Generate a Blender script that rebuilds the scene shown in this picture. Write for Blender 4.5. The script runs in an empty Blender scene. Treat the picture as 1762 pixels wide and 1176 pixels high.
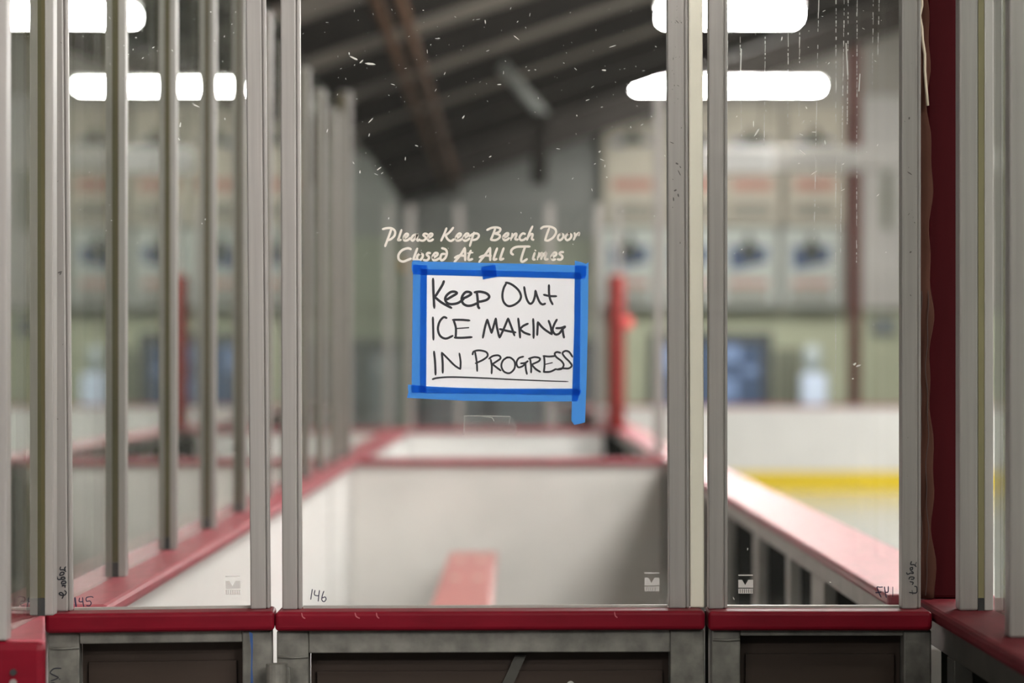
import bpy, bmesh, math, random
from mathutils import Vector, Matrix

random.seed(7)
SC = bpy.context.scene
COL = SC.collection

# ------------------------------------------------------------------ camera, world, exposure
EYE = 1.41                      # camera height above the ice (m)
FRONT = 5.2                     # distance to the glazed bench front (m)
K = 1.016e-3                    # metres per photo pixel at that distance
VX, VY = 885.0, 635.0           # vanishing point of the bench in the photo

cam_data = bpy.data.cameras.new('camera')
cam_data.sensor_width = 36.0
cam_data.lens = 36.0 * (FRONT / K) / 1762.0
cam_data.shift_x = (881.0 - VX) / 1762.0
cam_data.shift_y = (VY - 588.0) / 1762.0
cam_data.clip_start = 0.05
cam_data.clip_end = 200.0
cam_data.dof.use_dof = True
cam_data.dof.focus_distance = FRONT
cam_data.dof.aperture_fstop = 2.8
cam = bpy.data.objects.new('camera', cam_data)
COL.objects.link(cam)
cam.location = (0, 0, EYE)
cam.rotation_euler = (math.pi / 2, 0, 0)
SC.camera = cam

world = bpy.data.worlds.new('world')
SC.world = world
world.use_nodes = True
world.node_tree.nodes['Background'].inputs[0].default_value = (0.5, 0.52, 0.5, 1)
world.node_tree.nodes['Background'].inputs[1].default_value = 0.02

SC.view_settings.view_transform = 'Standard'
SC.view_settings.look = 'None'
SC.view_settings.gamma = 1.0
SC.view_settings.exposure = 1.0
SC.cycles.max_bounces = 10
SC.cycles.diffuse_bounces = 5
SC.cycles.glossy_bounces = 6
SC.cycles.transparent_max_bounces = 40
SC.cycles.use_denoising = True
LAMP = 58.0                     # radiance of the fluorescent diffusers


def X(px, r=1.0): return (px - VX) * K * r
def Z(py, r=1.0): return EYE + (VY - py) * K * r
def YD(r): return FRONT * r


# ------------------------------------------------------------------ materials
def srgb(r, g, b):
    f = lambda c: (c / 12.92) if c <= 0.04045 else ((c + 0.055) / 1.055) ** 2.4
    return (f(r / 255), f(g / 255), f(b / 255), 1)


def mat(name, col, rough=0.6, metal=0.0, spec=0.5, var=0.0, scale=8.0, stretch=None, bump=0.0, col2=None, detail=4.0):
    m = bpy.data.materials.new(name)
    m.use_nodes = True
    nt = m.node_tree
    p = nt.nodes['Principled BSDF']
    p.inputs['Base Color'].default_value = col
    p.inputs['Roughness'].default_value = rough
    p.inputs['Metallic'].default_value = metal
    p.inputs['Specular IOR Level'].default_value = spec
    if var > 0 or bump > 0 or col2:
        tc = nt.nodes.new('ShaderNodeTexCoord')
        mp = nt.nodes.new('ShaderNodeMapping')
        mp.inputs['Scale'].default_value = stretch or (1, 1, 1)
        nz = nt.nodes.new('ShaderNodeTexNoise')
        nz.inputs['Scale'].default_value = scale
        nz.inputs['Detail'].default_value = detail
        nt.links.new(tc.outputs['Object'], mp.inputs[0])
        nt.links.new(mp.outputs[0], nz.inputs['Vector'])
        cr = nt.nodes.new('ShaderNodeValToRGB')
        cr.color_ramp.elements[0].position = 0.3
        cr.color_ramp.elements[1].position = 0.72
        a = Vector(col[:3])
        b = Vector(col2[:3]) if col2 else a * (1 - var)
        c = a if col2 else a * (1 + var * 0.6)
        cr.color_ramp.elements[0].color = (*b, 1)
        cr.color_ramp.elements[1].color = (*c, 1)
        nt.links.new(nz.outputs['Fac'], cr.inputs[0])
        nt.links.new(cr.outputs[0], p.inputs['Base Color'])
        if bump > 0:
            bp = nt.nodes.new('ShaderNodeBump')
            bp.inputs['Strength'].default_value = bump
            bp.inputs['Distance'].default_value = 0.01
            nt.links.new(nz.outputs['Fac'], bp.inputs['Height'])
            nt.links.new(bp.outputs[0], p.inputs['Normal'])
    return m


def glass_mat(name, tint=(0.982, 0.988, 0.982), dirt=0.03, dirtcol=(0.7, 0.7, 0.66), rough=0.004):
    """Clear sheet: Schlick reflection on both faces, straight transmission, a thin film of dirt."""
    m = bpy.data.materials.new(name)
    m.use_nodes = True
    nt = m.node_tree
    nt.nodes.clear()
    out = nt.nodes.new('ShaderNodeOutputMaterial')
    tr = nt.nodes.new('ShaderNodeBsdfTransparent')
    tr.inputs[0].default_value = (*tint, 1)
    gl = nt.nodes.new('ShaderNodeBsdfGlossy')
    gl.inputs['Roughness'].default_value = rough
    gl.inputs['Color'].default_value = (0.96, 0.98, 0.96, 1)
    lw = nt.nodes.new('ShaderNodeLayerWeight')
    lw.inputs['Blend'].default_value = 0.5
    pw = nt.nodes.new('ShaderNodeMath'); pw.operation = 'POWER'; pw.inputs[1].default_value = 5.0
    ml = nt.nodes.new('ShaderNodeMath'); ml.operation = 'MULTIPLY_ADD'
    ml.inputs[1].default_value = 0.96; ml.inputs[2].default_value = 0.04
    nt.links.new(lw.outputs['Facing'], pw.inputs[0])
    nt.links.new(pw.outputs[0], ml.inputs[0])
    mx = nt.nodes.new('ShaderNodeMixShader')
    nt.links.new(ml.outputs[0], mx.inputs[0])
    nt.links.new(tr.outputs[0], mx.inputs[1])
    nt.links.new(gl.outputs[0], mx.inputs[2])
    df = nt.nodes.new('ShaderNodeBsdfDiffuse')
    df.inputs[0].default_value = (*dirtcol, 1)
    tl = nt.nodes.new('ShaderNodeBsdfTranslucent')
    tl.inputs[0].default_value = (*dirtcol, 1)
    m2 = nt.nodes.new('ShaderNodeMixShader'); m2.inputs[0].default_value = 0.5
    nt.links.new(df.outputs[0], m2.inputs[1]); nt.links.new(tl.outputs[0], m2.inputs[2])
    mx2 = nt.nodes.new('ShaderNodeMixShader')
    mx2.inputs[0].default_value = dirt
    nt.links.new(mx.outputs[0], mx2.inputs[1])
    nt.links.new(m2.outputs[0], mx2.inputs[2])
    nt.links.new(mx2.outputs[0], out.inputs[0])
    return m


def sheet_mat(name, col, trans, transcol=None, var=0.0, scale=300.0, alpha=1.0):
    """Thin paper or tape: diffuse reflection plus light let through from behind."""
    m = bpy.data.materials.new(name)
    m.use_nodes = True
    nt = m.node_tree
    nt.nodes.clear()
    out = nt.nodes.new('ShaderNodeOutputMaterial')
    df = nt.nodes.new('ShaderNodeBsdfDiffuse'); df.inputs[0].default_value = col
    tl = nt.nodes.new('ShaderNodeBsdfTranslucent'); tl.inputs[0].default_value = transcol or col
    if var:
        tc = nt.nodes.new('ShaderNodeTexCoord')
        nz = nt.nodes.new('ShaderNodeTexNoise'); nz.inputs['Scale'].default_value = scale
        nt.links.new(tc.outputs['Object'], nz.inputs['Vector'])
        cr = nt.nodes.new('ShaderNodeValToRGB')
        cr.color_ramp.elements[0].position = 0.3; cr.color_ramp.elements[1].position = 0.7
        cr.color_ramp.elements[0].color = tuple(c * (1 - var) for c in col[:3]) + (1,)
        cr.color_ramp.elements[1].color = tuple(c * (1 + var) for c in col[:3]) + (1,)
        nt.links.new(nz.outputs['Fac'], cr.inputs[0]); nt.links.new(cr.outputs[0], df.inputs[0])
    mx = nt.nodes.new('ShaderNodeMixShader'); mx.inputs[0].default_value = trans
    nt.links.new(df.outputs[0], mx.inputs[1]); nt.links.new(tl.outputs[0], mx.inputs[2])
    last = mx
    if alpha < 1:
        tr = nt.nodes.new('ShaderNodeBsdfTransparent')
        m3 = nt.nodes.new('ShaderNodeMixShader'); m3.inputs[0].default_value = alpha
        nt.links.new(tr.outputs[0], m3.inputs[1]); nt.links.new(mx.outputs[0], m3.inputs[2])
        last = m3
    nt.links.new(last.outputs[0], out.inputs[0])
    return m


def emit_mat(name, col, strength):
    m = bpy.data.materials.new(name)
    m.use_nodes = True
    nt = m.node_tree
    nt.nodes.clear()
    out = nt.nodes.new('ShaderNodeOutputMaterial')
    e = nt.nodes.new('ShaderNodeEmission')
    e.inputs[0].default_value = col
    e.inputs[1].default_value = strength
    nt.links.new(e.outputs[0], out.inputs[0])
    return m


M = {}
M['alu'] = mat('brushed aluminium', (0.31, 0.287, 0.272, 1), 0.42, 0.25, var=0.10, scale=3, stretch=(40, 40, 1.2))
M['alu_lip'] = mat('pale aluminium lip', (0.43, 0.405, 0.385, 1), 0.35, 0.25, var=0.05, scale=3, stretch=(40, 40, 1.2))
M['cream'] = mat('cream plastic strip', (0.72, 0.68, 0.57, 1), 0.45, var=0.03, scale=4)
M['olive'] = mat('olive gasket', (0.085, 0.072, 0.032, 1), 0.5, spec=0.2, var=0.15, scale=5)
M['olive_lt'] = mat('pale olive gasket', (0.20, 0.175, 0.085, 1), 0.5, var=0.1)
M['rubber'] = mat('black rubber', (0.015, 0.015, 0.015, 1), 0.6)
M['red'] = mat('red plastic cap', (0.15, 0.004, 0.012, 1), 0.45, spec=0.12, var=0.14, scale=14, stretch=(1, 4, 4), bump=0.05)
M['redcap'] = mat('scuffed red plastic cap', (0.38, 0.06, 0.085, 1), 0.42, spec=0.55, var=0.2, scale=9, stretch=(4, 1, 4), bump=0.05)
M['sidecap'] = mat('red cap darkened for less light', (0.13, 0.018, 0.024, 1), 0.65, spec=0.06, var=0.2, scale=9, stretch=(4, 1, 4))  # darker copy of the cap red: less light there, put into the colour
M['steel'] = mat('galvanised steel', (0.155, 0.147, 0.128, 1), 0.5, 0.2, var=0.45, scale=30, detail=9)
M['steel_dk'] = mat('dark galvanised steel', (0.055, 0.052, 0.043, 1), 0.5, 0.2, var=0.3, scale=20)
M['frame_grey'] = mat('grey frame paint', (0.42, 0.41, 0.38, 1), 0.5, var=0.15, scale=12)
M['panel_dk'] = mat('brown backing board', (0.036, 0.024, 0.018, 1), 0.5, spec=0.2, var=0.15, scale=3, stretch=(1, 1, 9))
M['black'] = mat('black backing board', (0.010, 0.011, 0.009, 1), 0.8, spec=0.0, var=0.2, scale=6)
M['white'] = mat('white board plastic', (0.83, 0.82, 0.80, 1), 0.42, var=0.04, scale=4)
M['white_shaded'] = mat('white board with shade smears', (0.80, 0.765, 0.73, 1), 0.5, col2=(0.66, 0.64, 0.61, 1), var=0.1, scale=2.4, detail=6)  # grey smears stand in for the shadow gradient on the bench end wall
M['yellow'] = mat('yellow kick plate', (0.90, 0.66, 0.008, 1), 0.45, var=0.04)
M['ice'] = mat('ice', (0.66, 0.685, 0.67, 1), 0.14, spec=0.5, var=0.05, scale=0.6, bump=0.02)
M['floor'] = mat('concrete floor', (0.10, 0.098, 0.095, 1), 0.7, var=0.15, scale=2)
M['mat'] = mat('black rubber floor', (0.06, 0.06, 0.06, 1), 0.8, var=0.2, scale=5)
M['bench'] = mat('faded red bench plank', (0.56, 0.20, 0.185, 1), 0.4, var=0.12, scale=6, stretch=(8, 1, 1))
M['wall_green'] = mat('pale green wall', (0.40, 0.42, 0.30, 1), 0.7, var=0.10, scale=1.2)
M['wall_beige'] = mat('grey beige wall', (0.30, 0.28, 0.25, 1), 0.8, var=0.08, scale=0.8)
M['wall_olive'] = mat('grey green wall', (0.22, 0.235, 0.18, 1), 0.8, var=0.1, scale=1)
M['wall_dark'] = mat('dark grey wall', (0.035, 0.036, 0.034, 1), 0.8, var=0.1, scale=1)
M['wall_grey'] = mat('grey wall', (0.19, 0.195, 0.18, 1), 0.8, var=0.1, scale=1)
M['roof'] = mat('brown roof deck', (0.27, 0.235, 0.20, 1), 0.8, var=0.18, scale=1.5, stretch=(1, 6, 1))
M['rafter'] = mat('dark brown steel', (0.022, 0.018, 0.015, 1), 0.7, spec=0.2, var=0.2, scale=3)
M['rust'] = mat('rusty steel pipe', (0.11, 0.05, 0.022, 1), 0.7, spec=0.2, var=0.4, scale=7)
M['pipe'] = mat('pale grey pipe', (0.26, 0.27, 0.255, 1), 0.5)
M['colred'] = mat('dark red column paint', (0.085, 0.017, 0.014, 1), 0.5, spec=0.2, var=0.1)
M['postred'] = mat('dark red post paint', (0.026, 0.002, 0.003, 1), 0.7, spec=0.04, var=0.15, scale=5, stretch=(8, 8, 1))
M['padred'] = mat('red vinyl pad', (0.22, 0.02, 0.017, 1), 0.5, spec=0.3, var=0.1)
M['leather'] = mat('brown padding', (0.052, 0.022, 0.015, 1), 0.8, spec=0.06, var=0.35, scale=9, stretch=(1, 1, 0.4), bump=0.3)
M['cord'] = mat('cream cord', (0.42, 0.36, 0.27, 1), 0.6)
M['stitch'] = mat('dark stitching', (0.03, 0.016, 0.012, 1), 0.7)
M['blue'] = mat('blue door paint', (0.045, 0.085, 0.17, 1), 0.4, var=0.1)
M['bluelight'] = mat('light blue door glass', (0.19, 0.29, 0.52, 1), 0.3)
M['slate'] = mat('dark slate door', (0.06, 0.068, 0.07, 1), 0.5, var=0.1)
M['slate_lt'] = mat('slate glass', (0.13, 0.15, 0.155, 1), 0.3, var=0.1)
M['greendoor'] = mat('olive green door', (0.17, 0.18, 0.13, 1), 0.5)
M['banner'] = mat('cream banner cloth', (0.42, 0.385, 0.315, 1), 0.8, var=0.05, scale=3)
M['banner2'] = mat('white banner cloth', (0.40, 0.425, 0.395, 1), 0.8, var=0.05, scale=3)
M['ban_red'] = mat('faded red print', (0.36, 0.19, 0.155, 1), 0.8)
M['ban_dark'] = mat('faded black print', (0.19, 0.185, 0.16, 1), 0.8)
M['ban_blk'] = mat('black print', (0.05, 0.055, 0.045, 1), 0.8)
M['ban_blue'] = mat('blue print', (0.06, 0.09, 0.17, 1), 0.8)
M['duct'] = mat('pale grey paint', (0.46, 0.445, 0.42, 1), 0.6)
M['housing'] = mat('white lamp housing', (0.8, 0.8, 0.78, 1), 0.5)
M['heater'] = mat('white heater housing', (0.92, 0.91, 0.90, 1), 0.5)
M['paleblue'] = mat('pale blue plastic', (0.62, 0.72, 0.88, 1), 0.3)
M['paleglass'] = mat('grey water bottle', (0.44, 0.50, 0.50, 1), 0.2)
M['redlamp'] = mat('red lamp lens', (0.75, 0.10, 0.09, 1), 0.3)
M['orange'] = mat('orange plastic', (0.42, 0.24, 0.06, 1), 0.5)
M['ink'] = mat('black marker ink', (0.012, 0.012, 0.018, 1), 0.5)
M['navyink'] = mat('navy marker ink', (0.02, 0.018, 0.05, 1), 0.5)
M['scuff'] = mat('dark scuffs', (0.09, 0.08, 0.075, 1), 0.7)
M['dent'] = mat('painted dent highlights', (0.42, 0.10, 0.12, 1), 0.6)  # highlight on the cap's dents, put into the colour
M['vinyl'] = sheet_mat('cream vinyl', (0.88, 0.83, 0.77, 1), 0.35)
M['speck'] = sheet_mat('glass chips', (0.8, 0.79, 0.76, 1), 0.5)
M['screw'] = mat('grey screw', (0.35, 0.33, 0.31, 1), 0.4, 0.5)
M['bluepaint'] = mat('blue tape sliver', (0.01, 0.05, 0.17, 1), 0.6)
M['paper'] = sheet_mat('white paper', (0.93, 0.92, 0.94, 1), 0.25)
M['tape'] = sheet_mat('blue masking tape', (0.010, 0.085, 0.45, 1), 0.75, (0.36, 0.68, 1.0, 1), var=0.12)
M['cleartape'] = sheet_mat('clear tape', (0.7, 0.7, 0.66, 1), 0.5, alpha=0.05)
M['cleartape_edge'] = sheet_mat('clear tape edge', (0.75, 0.75, 0.7, 1), 0.5, alpha=0.22)
M['logo'] = sheet_mat('etched logo', (0.70, 0.68, 0.66, 1), 0.3, alpha=0.75)
M['drip'] = sheet_mat('dried drips', (0.85, 0.84, 0.81, 1), 0.5, alpha=0.45)
M['glass'] = glass_mat('clear rink glass', dirt=0.006)
M['glass_side'] = glass_mat('side rink glass', tint=(0.90, 0.93, 0.90), dirt=0.02)
M['glass_near'] = glass_mat('grimy side glass', tint=(0.64, 0.66, 0.64), dirt=0.012)
M['lamp'] = emit_mat('fluorescent diffuser', (1.0, 0.985, 0.955, 1), LAMP)


# ------------------------------------------------------------------ mesh helpers
class MB:
    def __init__(self):
        self.bm = bmesh.new()

    def box(self, x0, x1, y0, y1, z0, z1, bev=0.0, seg=2):
        b = bmesh.new()
        vs = [b.verts.new((x, y, z)) for x in (x0, x1) for y in (y0, y1) for z in (z0, z1)]
        for f in ((0, 1, 3, 2), (4, 6, 7, 5), (0, 4, 5, 1), (2, 3, 7, 6), (0, 2, 6, 4), (1, 5, 7, 3)):
            b.faces.new([vs[i] for i in f])
        if bev > 0:
            bmesh.ops.bevel(b, geom=b.edges[:], offset=bev, segments=seg, affect='EDGES', profile=0.5)
        self._merge(b)
        return self

    def prism(self, pts, y0, y1, bev=0.0):
        """Polygon in X,Z extruded along Y."""
        b = bmesh.new()
        f = [b.verts.new((x, y0, z)) for x, z in pts]
        g = [b.verts.new((x, y1, z)) for x, z in pts]
        n = len(pts)
        b.faces.new(f)
        b.faces.new(g[::-1])
        for i in range(n):
            j = (i + 1) % n
            b.faces.new((f[j], f[i], g[i], g[j]))
        bmesh.ops.recalc_face_normals(b, faces=b.faces[:])
        if bev > 0:
            bmesh.ops.bevel(b, geom=b.edges[:], offset=bev, segments=2, affect='EDGES', profile=0.5)
        self._merge(b)
        return self

    def tube(self, pts, rad, n=10):
        pts = [Vector(p) for p in pts]
        b = bmesh.new()
        rings = []
        for i, p in enumerate(pts):
            d = (pts[min(i + 1, len(pts) - 1)] - pts[max(i - 1, 0)]).normalized()
            up = Vector((0, 0, 1)) if abs(d.z) < 0.9 else Vector((0, 1, 0))
            u = d.cross(up).normalized(); v = d.cross(u).normalized()
            rr = rad[i] if isinstance(rad, (list, tuple)) else rad
            rings.append([b.verts.new(p + (u * math.cos(a) + v * math.sin(a)) * rr)
                          for a in [2 * math.pi * k / n for k in range(n)]])
        for r0, r1 in zip(rings, rings[1:]):
            for k in range(n):
                b.faces.new((r0[k], r0[(k + 1) % n], r1[(k + 1) % n], r1[k]))
        b.faces.new(rings[0][::-1]); b.faces.new(rings[-1])
        bmesh.ops.recalc_face_normals(b, faces=b.faces[:])
        self._merge(b)
        return self

    def stroke(self, pts, w, y0, y1, smooth=True):
        """A pen stroke in X,Z: flat ribbon of half-width list/number, thickness y0..y1 (y0 faces the camera)."""
        pts = [Vector(p) for p in pts]
        if smooth and len(pts) > 2:
            q = []
            for i in range(len(pts) - 1):
                p0 = pts[max(i - 1, 0)]; p1 = pts[i]; p2 = pts[i + 1]; p3 = pts[min(i + 2, len(pts) - 1)]
                for k in range(5):
                    t = k / 5
                    q.append(0.5 * ((2 * p1) + (p2 - p0) * t + (2 * p0 - 5 * p1 + 4 * p2 - p3) * t * t + (3 * p1 - p0 - 3 * p2 + p3) * t ** 3))
            q.append(pts[-1]); pts = q
        n = len(pts)
        b = self.bm
        rows = []
        for i, p in enumerate(pts):
            d = pts[min(i + 1, n - 1)] - pts[max(i - 1, 0)]
            if d.length < 1e-9: d = Vector((1, 0))
            d.normalize()
            nn = Vector((-d.y, d.x))
            ww = w if not isinstance(w, tuple) else w[0] + (w[1] - w[0]) * i / max(n - 1, 1)
            taper = 1.0
            if i == 0 or i == n - 1: taper = 0.55
            e = p - d * ww * 0.6 if i == 0 else (p + d * ww * 0.6 if i == n - 1 else p)
            a = e + nn * ww * taper; c = e - nn * ww * taper
            rows.append([b.verts.new((a.x, y0, a.y)), b.verts.new((c.x, y0, c.y)), b.verts.new((c.x, y1, c.y)), b.verts.new((a.x, y1, a.y))])
        for r0, r1 in zip(rows, rows[1:]):
            for k in range(4):
                b.faces.new((r0[k], r0[(k + 1) % 4], r1[(k + 1) % 4], r1[k]))
        b.faces.new(rows[0][::-1]); b.faces.new(rows[-1])
        return self

    def _merge(self, b):
        me = bpy.data.meshes.new('tmp')
        b.to_mesh(me); b.free()
        self.bm.from_mesh(me)
        bpy.data.meshes.remove(me)

    def base(self):
        xs = [v.co for v in self.bm.verts]
        return Vector(((min(v.x for v in xs) + max(v.x for v in xs)) / 2, (min(v.y for v in xs) + max(v.y for v in xs)) / 2, min(v.z for v in xs)))


BASE = {}


def obj(name, mb, material, parent=None, smooth=False, **props):
    base = BASE[parent.name] if parent is not None else mb.base()
    own = mb.base()
    bmesh.ops.translate(mb.bm, verts=mb.bm.verts[:], vec=-own)
    me = bpy.data.meshes.new(name)
    bmesh.ops.recalc_face_normals(mb.bm, faces=mb.bm.faces[:])
    mb.bm.to_mesh(me); mb.bm.free()
    if smooth:
        for p in me.polygons: p.use_smooth = True
    me.materials.append(material)
    o = bpy.data.objects.new(name, me)
    COL.objects.link(o)
    BASE[o.name] = own
    if parent is not None:
        o.parent = parent
        o.location = own - base
    else:
        o.location = own
    for k, v in props.items(): o[k] = v
    return o


def thing(name, base, label, cat, group=None):
    o = bpy.data.objects.new(name, None)
    o.empty_display_size = 0.05
    COL.objects.link(o)
    o.location = base
    BASE[o.name] = Vector(base)
    o['label'] = label; o['category'] = cat
    if group: o['group'] = group
    return o


def struct(name, mb, material, parent=None):
    return obj(name, mb, material, parent, **({'kind': 'structure'} if parent is None else {}))


def box(*a, **k): return MB().box(*a, **k)


CAP = EYE - 0.417               # top of every red board cap
LIP = CAP - 0.028

# ------------------------------------------------------------------ the building
struct('floor', box(-3.2, 28.2, -8.2, 41.2, -0.2, -0.012), M['floor'])
struct('ice_sheet', box(0.95, 27.6, -7.5, 34.36, -0.011, 0.0), M['ice'])
struct('platform', box(-0.752, 0.60, 5.45, 20.6, -0.01, 0.16), M['mat'])


def roof_z(x): return EYE + 3.07 + 0.343 * x


APEX = 12.6
HI = roof_z(APEX)
YB = YD(7.8)
gable = [(-3.2, -0.1), (28.2, -0.1), (28.2, roof_z(-3.0)), (APEX, HI), (-3.2, roof_z(-3.2))]
struct('wall_back', MB().prism(gable, YB, YB + 0.2), M['wall_green'])
struct('wall_front', MB().prism(gable, -8.4, -8.2), M['wall_dark'])
struct('wall_left', box(-3.2, -3.0, -8.2, YB, -0.1, roof_z(-3.05)), M['wall_dark'])
struct('wall_right', box(28.0, 28.2, -8.2, YB, -0.1, roof_z(-3.0) + 0.0), M['wall_grey'])
c = MB()
c.prism([(-3.3, roof_z(-3.3)), (APEX, HI), (28.3, roof_z(-3.1)), (28.3, roof_z(-3.1) + 0.2), (APEX, HI + 0.2), (-3.3, roof_z(-3.3) + 0.2)], -8.5, YB + 0.3)
struct('ceiling', c, M['roof'])
for r in (3.0, 3.6, 4.2, 4.82, 5.45, 6.1, 6.72, 7.4):
    y = YD(r)
    hh = 0.40 if r > 7 else 0.26
    m = MB()
    for (d0, d1, hw) in ((0.0, 0.02, 0.08), (0.02, hh - 0.02, 0.02), (hh - 0.02, hh, 0.08)):
        m.prism([(-3.0, roof_z(-3.0) - d0), (APEX, HI - d0), (APEX, HI - d1), (-3.0, roof_z(-3.0) - d1)], y - hw, y + hw)
    struct('rafter', m, M['rafter'])
# upper wall facing, grey under the roof slope, and the dark ledge under the lower banners
xl, xr = X(640, 7.8), X(1560, 7.8)
struct('trim_1', box(xl, 20.0, YB - 0.06, YB, Z(538, 7.78), Z(530, 7.78)), M['greendoor'])
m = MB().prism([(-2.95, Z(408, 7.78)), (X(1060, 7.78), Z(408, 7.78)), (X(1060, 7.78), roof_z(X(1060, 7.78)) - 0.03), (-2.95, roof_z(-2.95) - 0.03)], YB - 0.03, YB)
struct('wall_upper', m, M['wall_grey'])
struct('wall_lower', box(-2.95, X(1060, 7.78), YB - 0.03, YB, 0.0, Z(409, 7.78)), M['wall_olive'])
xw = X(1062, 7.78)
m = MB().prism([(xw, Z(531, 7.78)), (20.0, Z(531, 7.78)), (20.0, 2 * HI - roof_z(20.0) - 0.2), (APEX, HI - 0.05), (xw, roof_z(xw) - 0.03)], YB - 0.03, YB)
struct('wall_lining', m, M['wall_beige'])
m = box(X(1488, 7.78), X(1700, 7.78), YB - 0.06, YB - 0.031, Z(530, 7.78), Z(165, 7.78))
struct('wall_panel', m, M['duct'])


def wall_door(n, px0, px1, py0, frame_m, leaf_m, lights=(), lm=None, split=False):
    r = 7.76
    x0, x1, z1 = X(px0, r), X(px1, r), Z(py0, r)
    f = MB()
    f.box(x0, x0 + 0.14, YB - 0.09, YB - 0.031, 0, z1).box(x1 - 0.14, x1, YB - 0.09, YB - 0.031, 0, z1).box(x0 + 0.14, x1 - 0.14, YB - 0.09, YB - 0.031, z1 - 0.16, z1)
    d = struct('door_%d' % n, f, frame_m)
    lf = MB()
    if split:
        mid = (x0 + x1) / 2
        lf.box(x0 + 0.145, mid - 0.01, YB - 0.06, YB - 0.032, 0.01, z1 - 0.17).box(mid + 0.01, x1 - 0.145, YB - 0.06, YB - 0.032, 0.01, z1 - 0.17)
    else:
        lf.box(x0 + 0.145, x1 - 0.145, YB - 0.06, YB - 0.032, 0.01, z1 - 0.17)
    obj('door_leaf', lf, leaf_m, d)
    for (a, b, cc, dd) in lights:
        obj('door_pane', box(X(a, r), X(b, r), YB - 0.075, YB - 0.062, Z(dd, r), Z(cc, r)), lm, d)
    return d


wall_door(1, 1118, 1330, 572, M['slate'], M['blue'], ((1140, 1180, 596, 640), (1240, 1275, 592, 625), (1240, 1270, 650, 690), (1280, 1305, 632, 645)), M['bluelight'], True)
wall_door(2, 1336, 1380, 600, M['greendoor'], M['greendoor'])
wall_door(3, 710, 1035, 585, M['slate'], M['slate'], ((735, 830, 610, 730), (850, 930, 610, 730), (960, 1010, 610, 730)), M['slate_lt'], True)

mc = MB()
xc = X(1470, 7.55)
yc = YD(7.55)
for (a, b, hw) in ((-0.075, -0.055, 0.09), (-0.055, 0.055, 0.012), (0.055, 0.075, 0.09)):
    mc.box(xc + a, xc + b, yc - hw, yc + hw, -0.01, roof_z(xc) - 0.0)
struct('column', mc, M['colred'])

# ------------------------------------------------------------------ lamps
def fixture(x0, x1, y, z, label, group='fluorescent light fixtures under the roof'):
    t = thing('light_fixture', ((x0 + x1) / 2, y, z), label, 'ceiling light', group)
    obj('housing', box(x0 - 0.02, x1 + 0.02, y - 0.05, y + 0.05, z + 0.106, z + 0.15, bev=0.01), M['housing'], t)
    obj('diffuser', box(x0, x1, y - 0.15, y + 0.15, z, z + 0.105, bev=0.03), M['lamp'], t)
    for xx in (x0 + 0.3, x1 - 0.3):
        rods = MB().tube([(xx, y, z + 0.15), (xx, y, roof_z(xx) if xx < APEX else 2 * HI - HI - 0.343 * (xx - APEX))], 0.008, 6)
        obj('hanger_rod', rods, M['rafter'], t)
    return t


rA, rB = 7.0, 3.95
fixture(X(1092, rA), X(1413, rA), YD(rA), Z(157, rA), 'long lit fluorescent light, the lower of the two bars by the end wall')
fixture(X(1137, rB), X(1374, rB), YD(rB), Z(40, rB), 'short lit fluorescent light cut by the top of the picture')
for yy in (2.0, 10.0, 17.0):
    for xx in (2.0, 8.0, 15.0):
        fixture(xx, xx + 2.4, yy, 5.0 if xx < 5 else 5.6, 'lit fluorescent light hanging above the ice, out of the camera view')
fixture(-2.9, -1.9, -0.5, 3.1, 'unseen fluorescent light added behind the camera on the lobby side', 'added lights behind the camera')  # this and the next two: unseen lights added to brighten the glazed front
fixture(1.9, 4.3, -3.2, 4.4, 'unseen fluorescent light added well behind the camera', 'added lights behind the camera')
fixture(1.9, 4.3, -0.8, 4.3, 'unseen fluorescent light added behind the camera on the ice side', 'added lights behind the camera')
for yy in (24.0, 31.0):
    for xx in (8.0, 15.0):
        fixture(xx, xx + 2.4, yy, 5.8, 'lit fluorescent light hanging above the ice, out of the camera view')

# ------------------------------------------------------------------ things near the end wall
r = 6.95
obj('air_duct', box(X(1330, r), X(1900, r), YD(r) - 0.18, YD(r) + 0.18, Z(293, r), Z(256, r), bev=0.02), M['duct'],
    label='long white air duct crossing in front of the dark red column', category='duct')
r = 6.8
t = thing('heater_unit', (X(1268, r), YD(r), Z(297, r)), 'bright white horizontal heater box at the end of the white duct', 'heater')
obj('housing', box(X(1205, r), X(1331, r), YD(r) - 0.15, YD(r) + 0.15, Z(297, r), Z(254, r), bev=0.03), M['heater'], t)
for xx in (X(1225, r), X(1315, r)):
    obj('hanger_rod', MB().tube([(xx, YD(r), Z(255, r)), (xx, YD(r), roof_z(xx))], 0.012, 6), M['rafter'], t)


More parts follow.
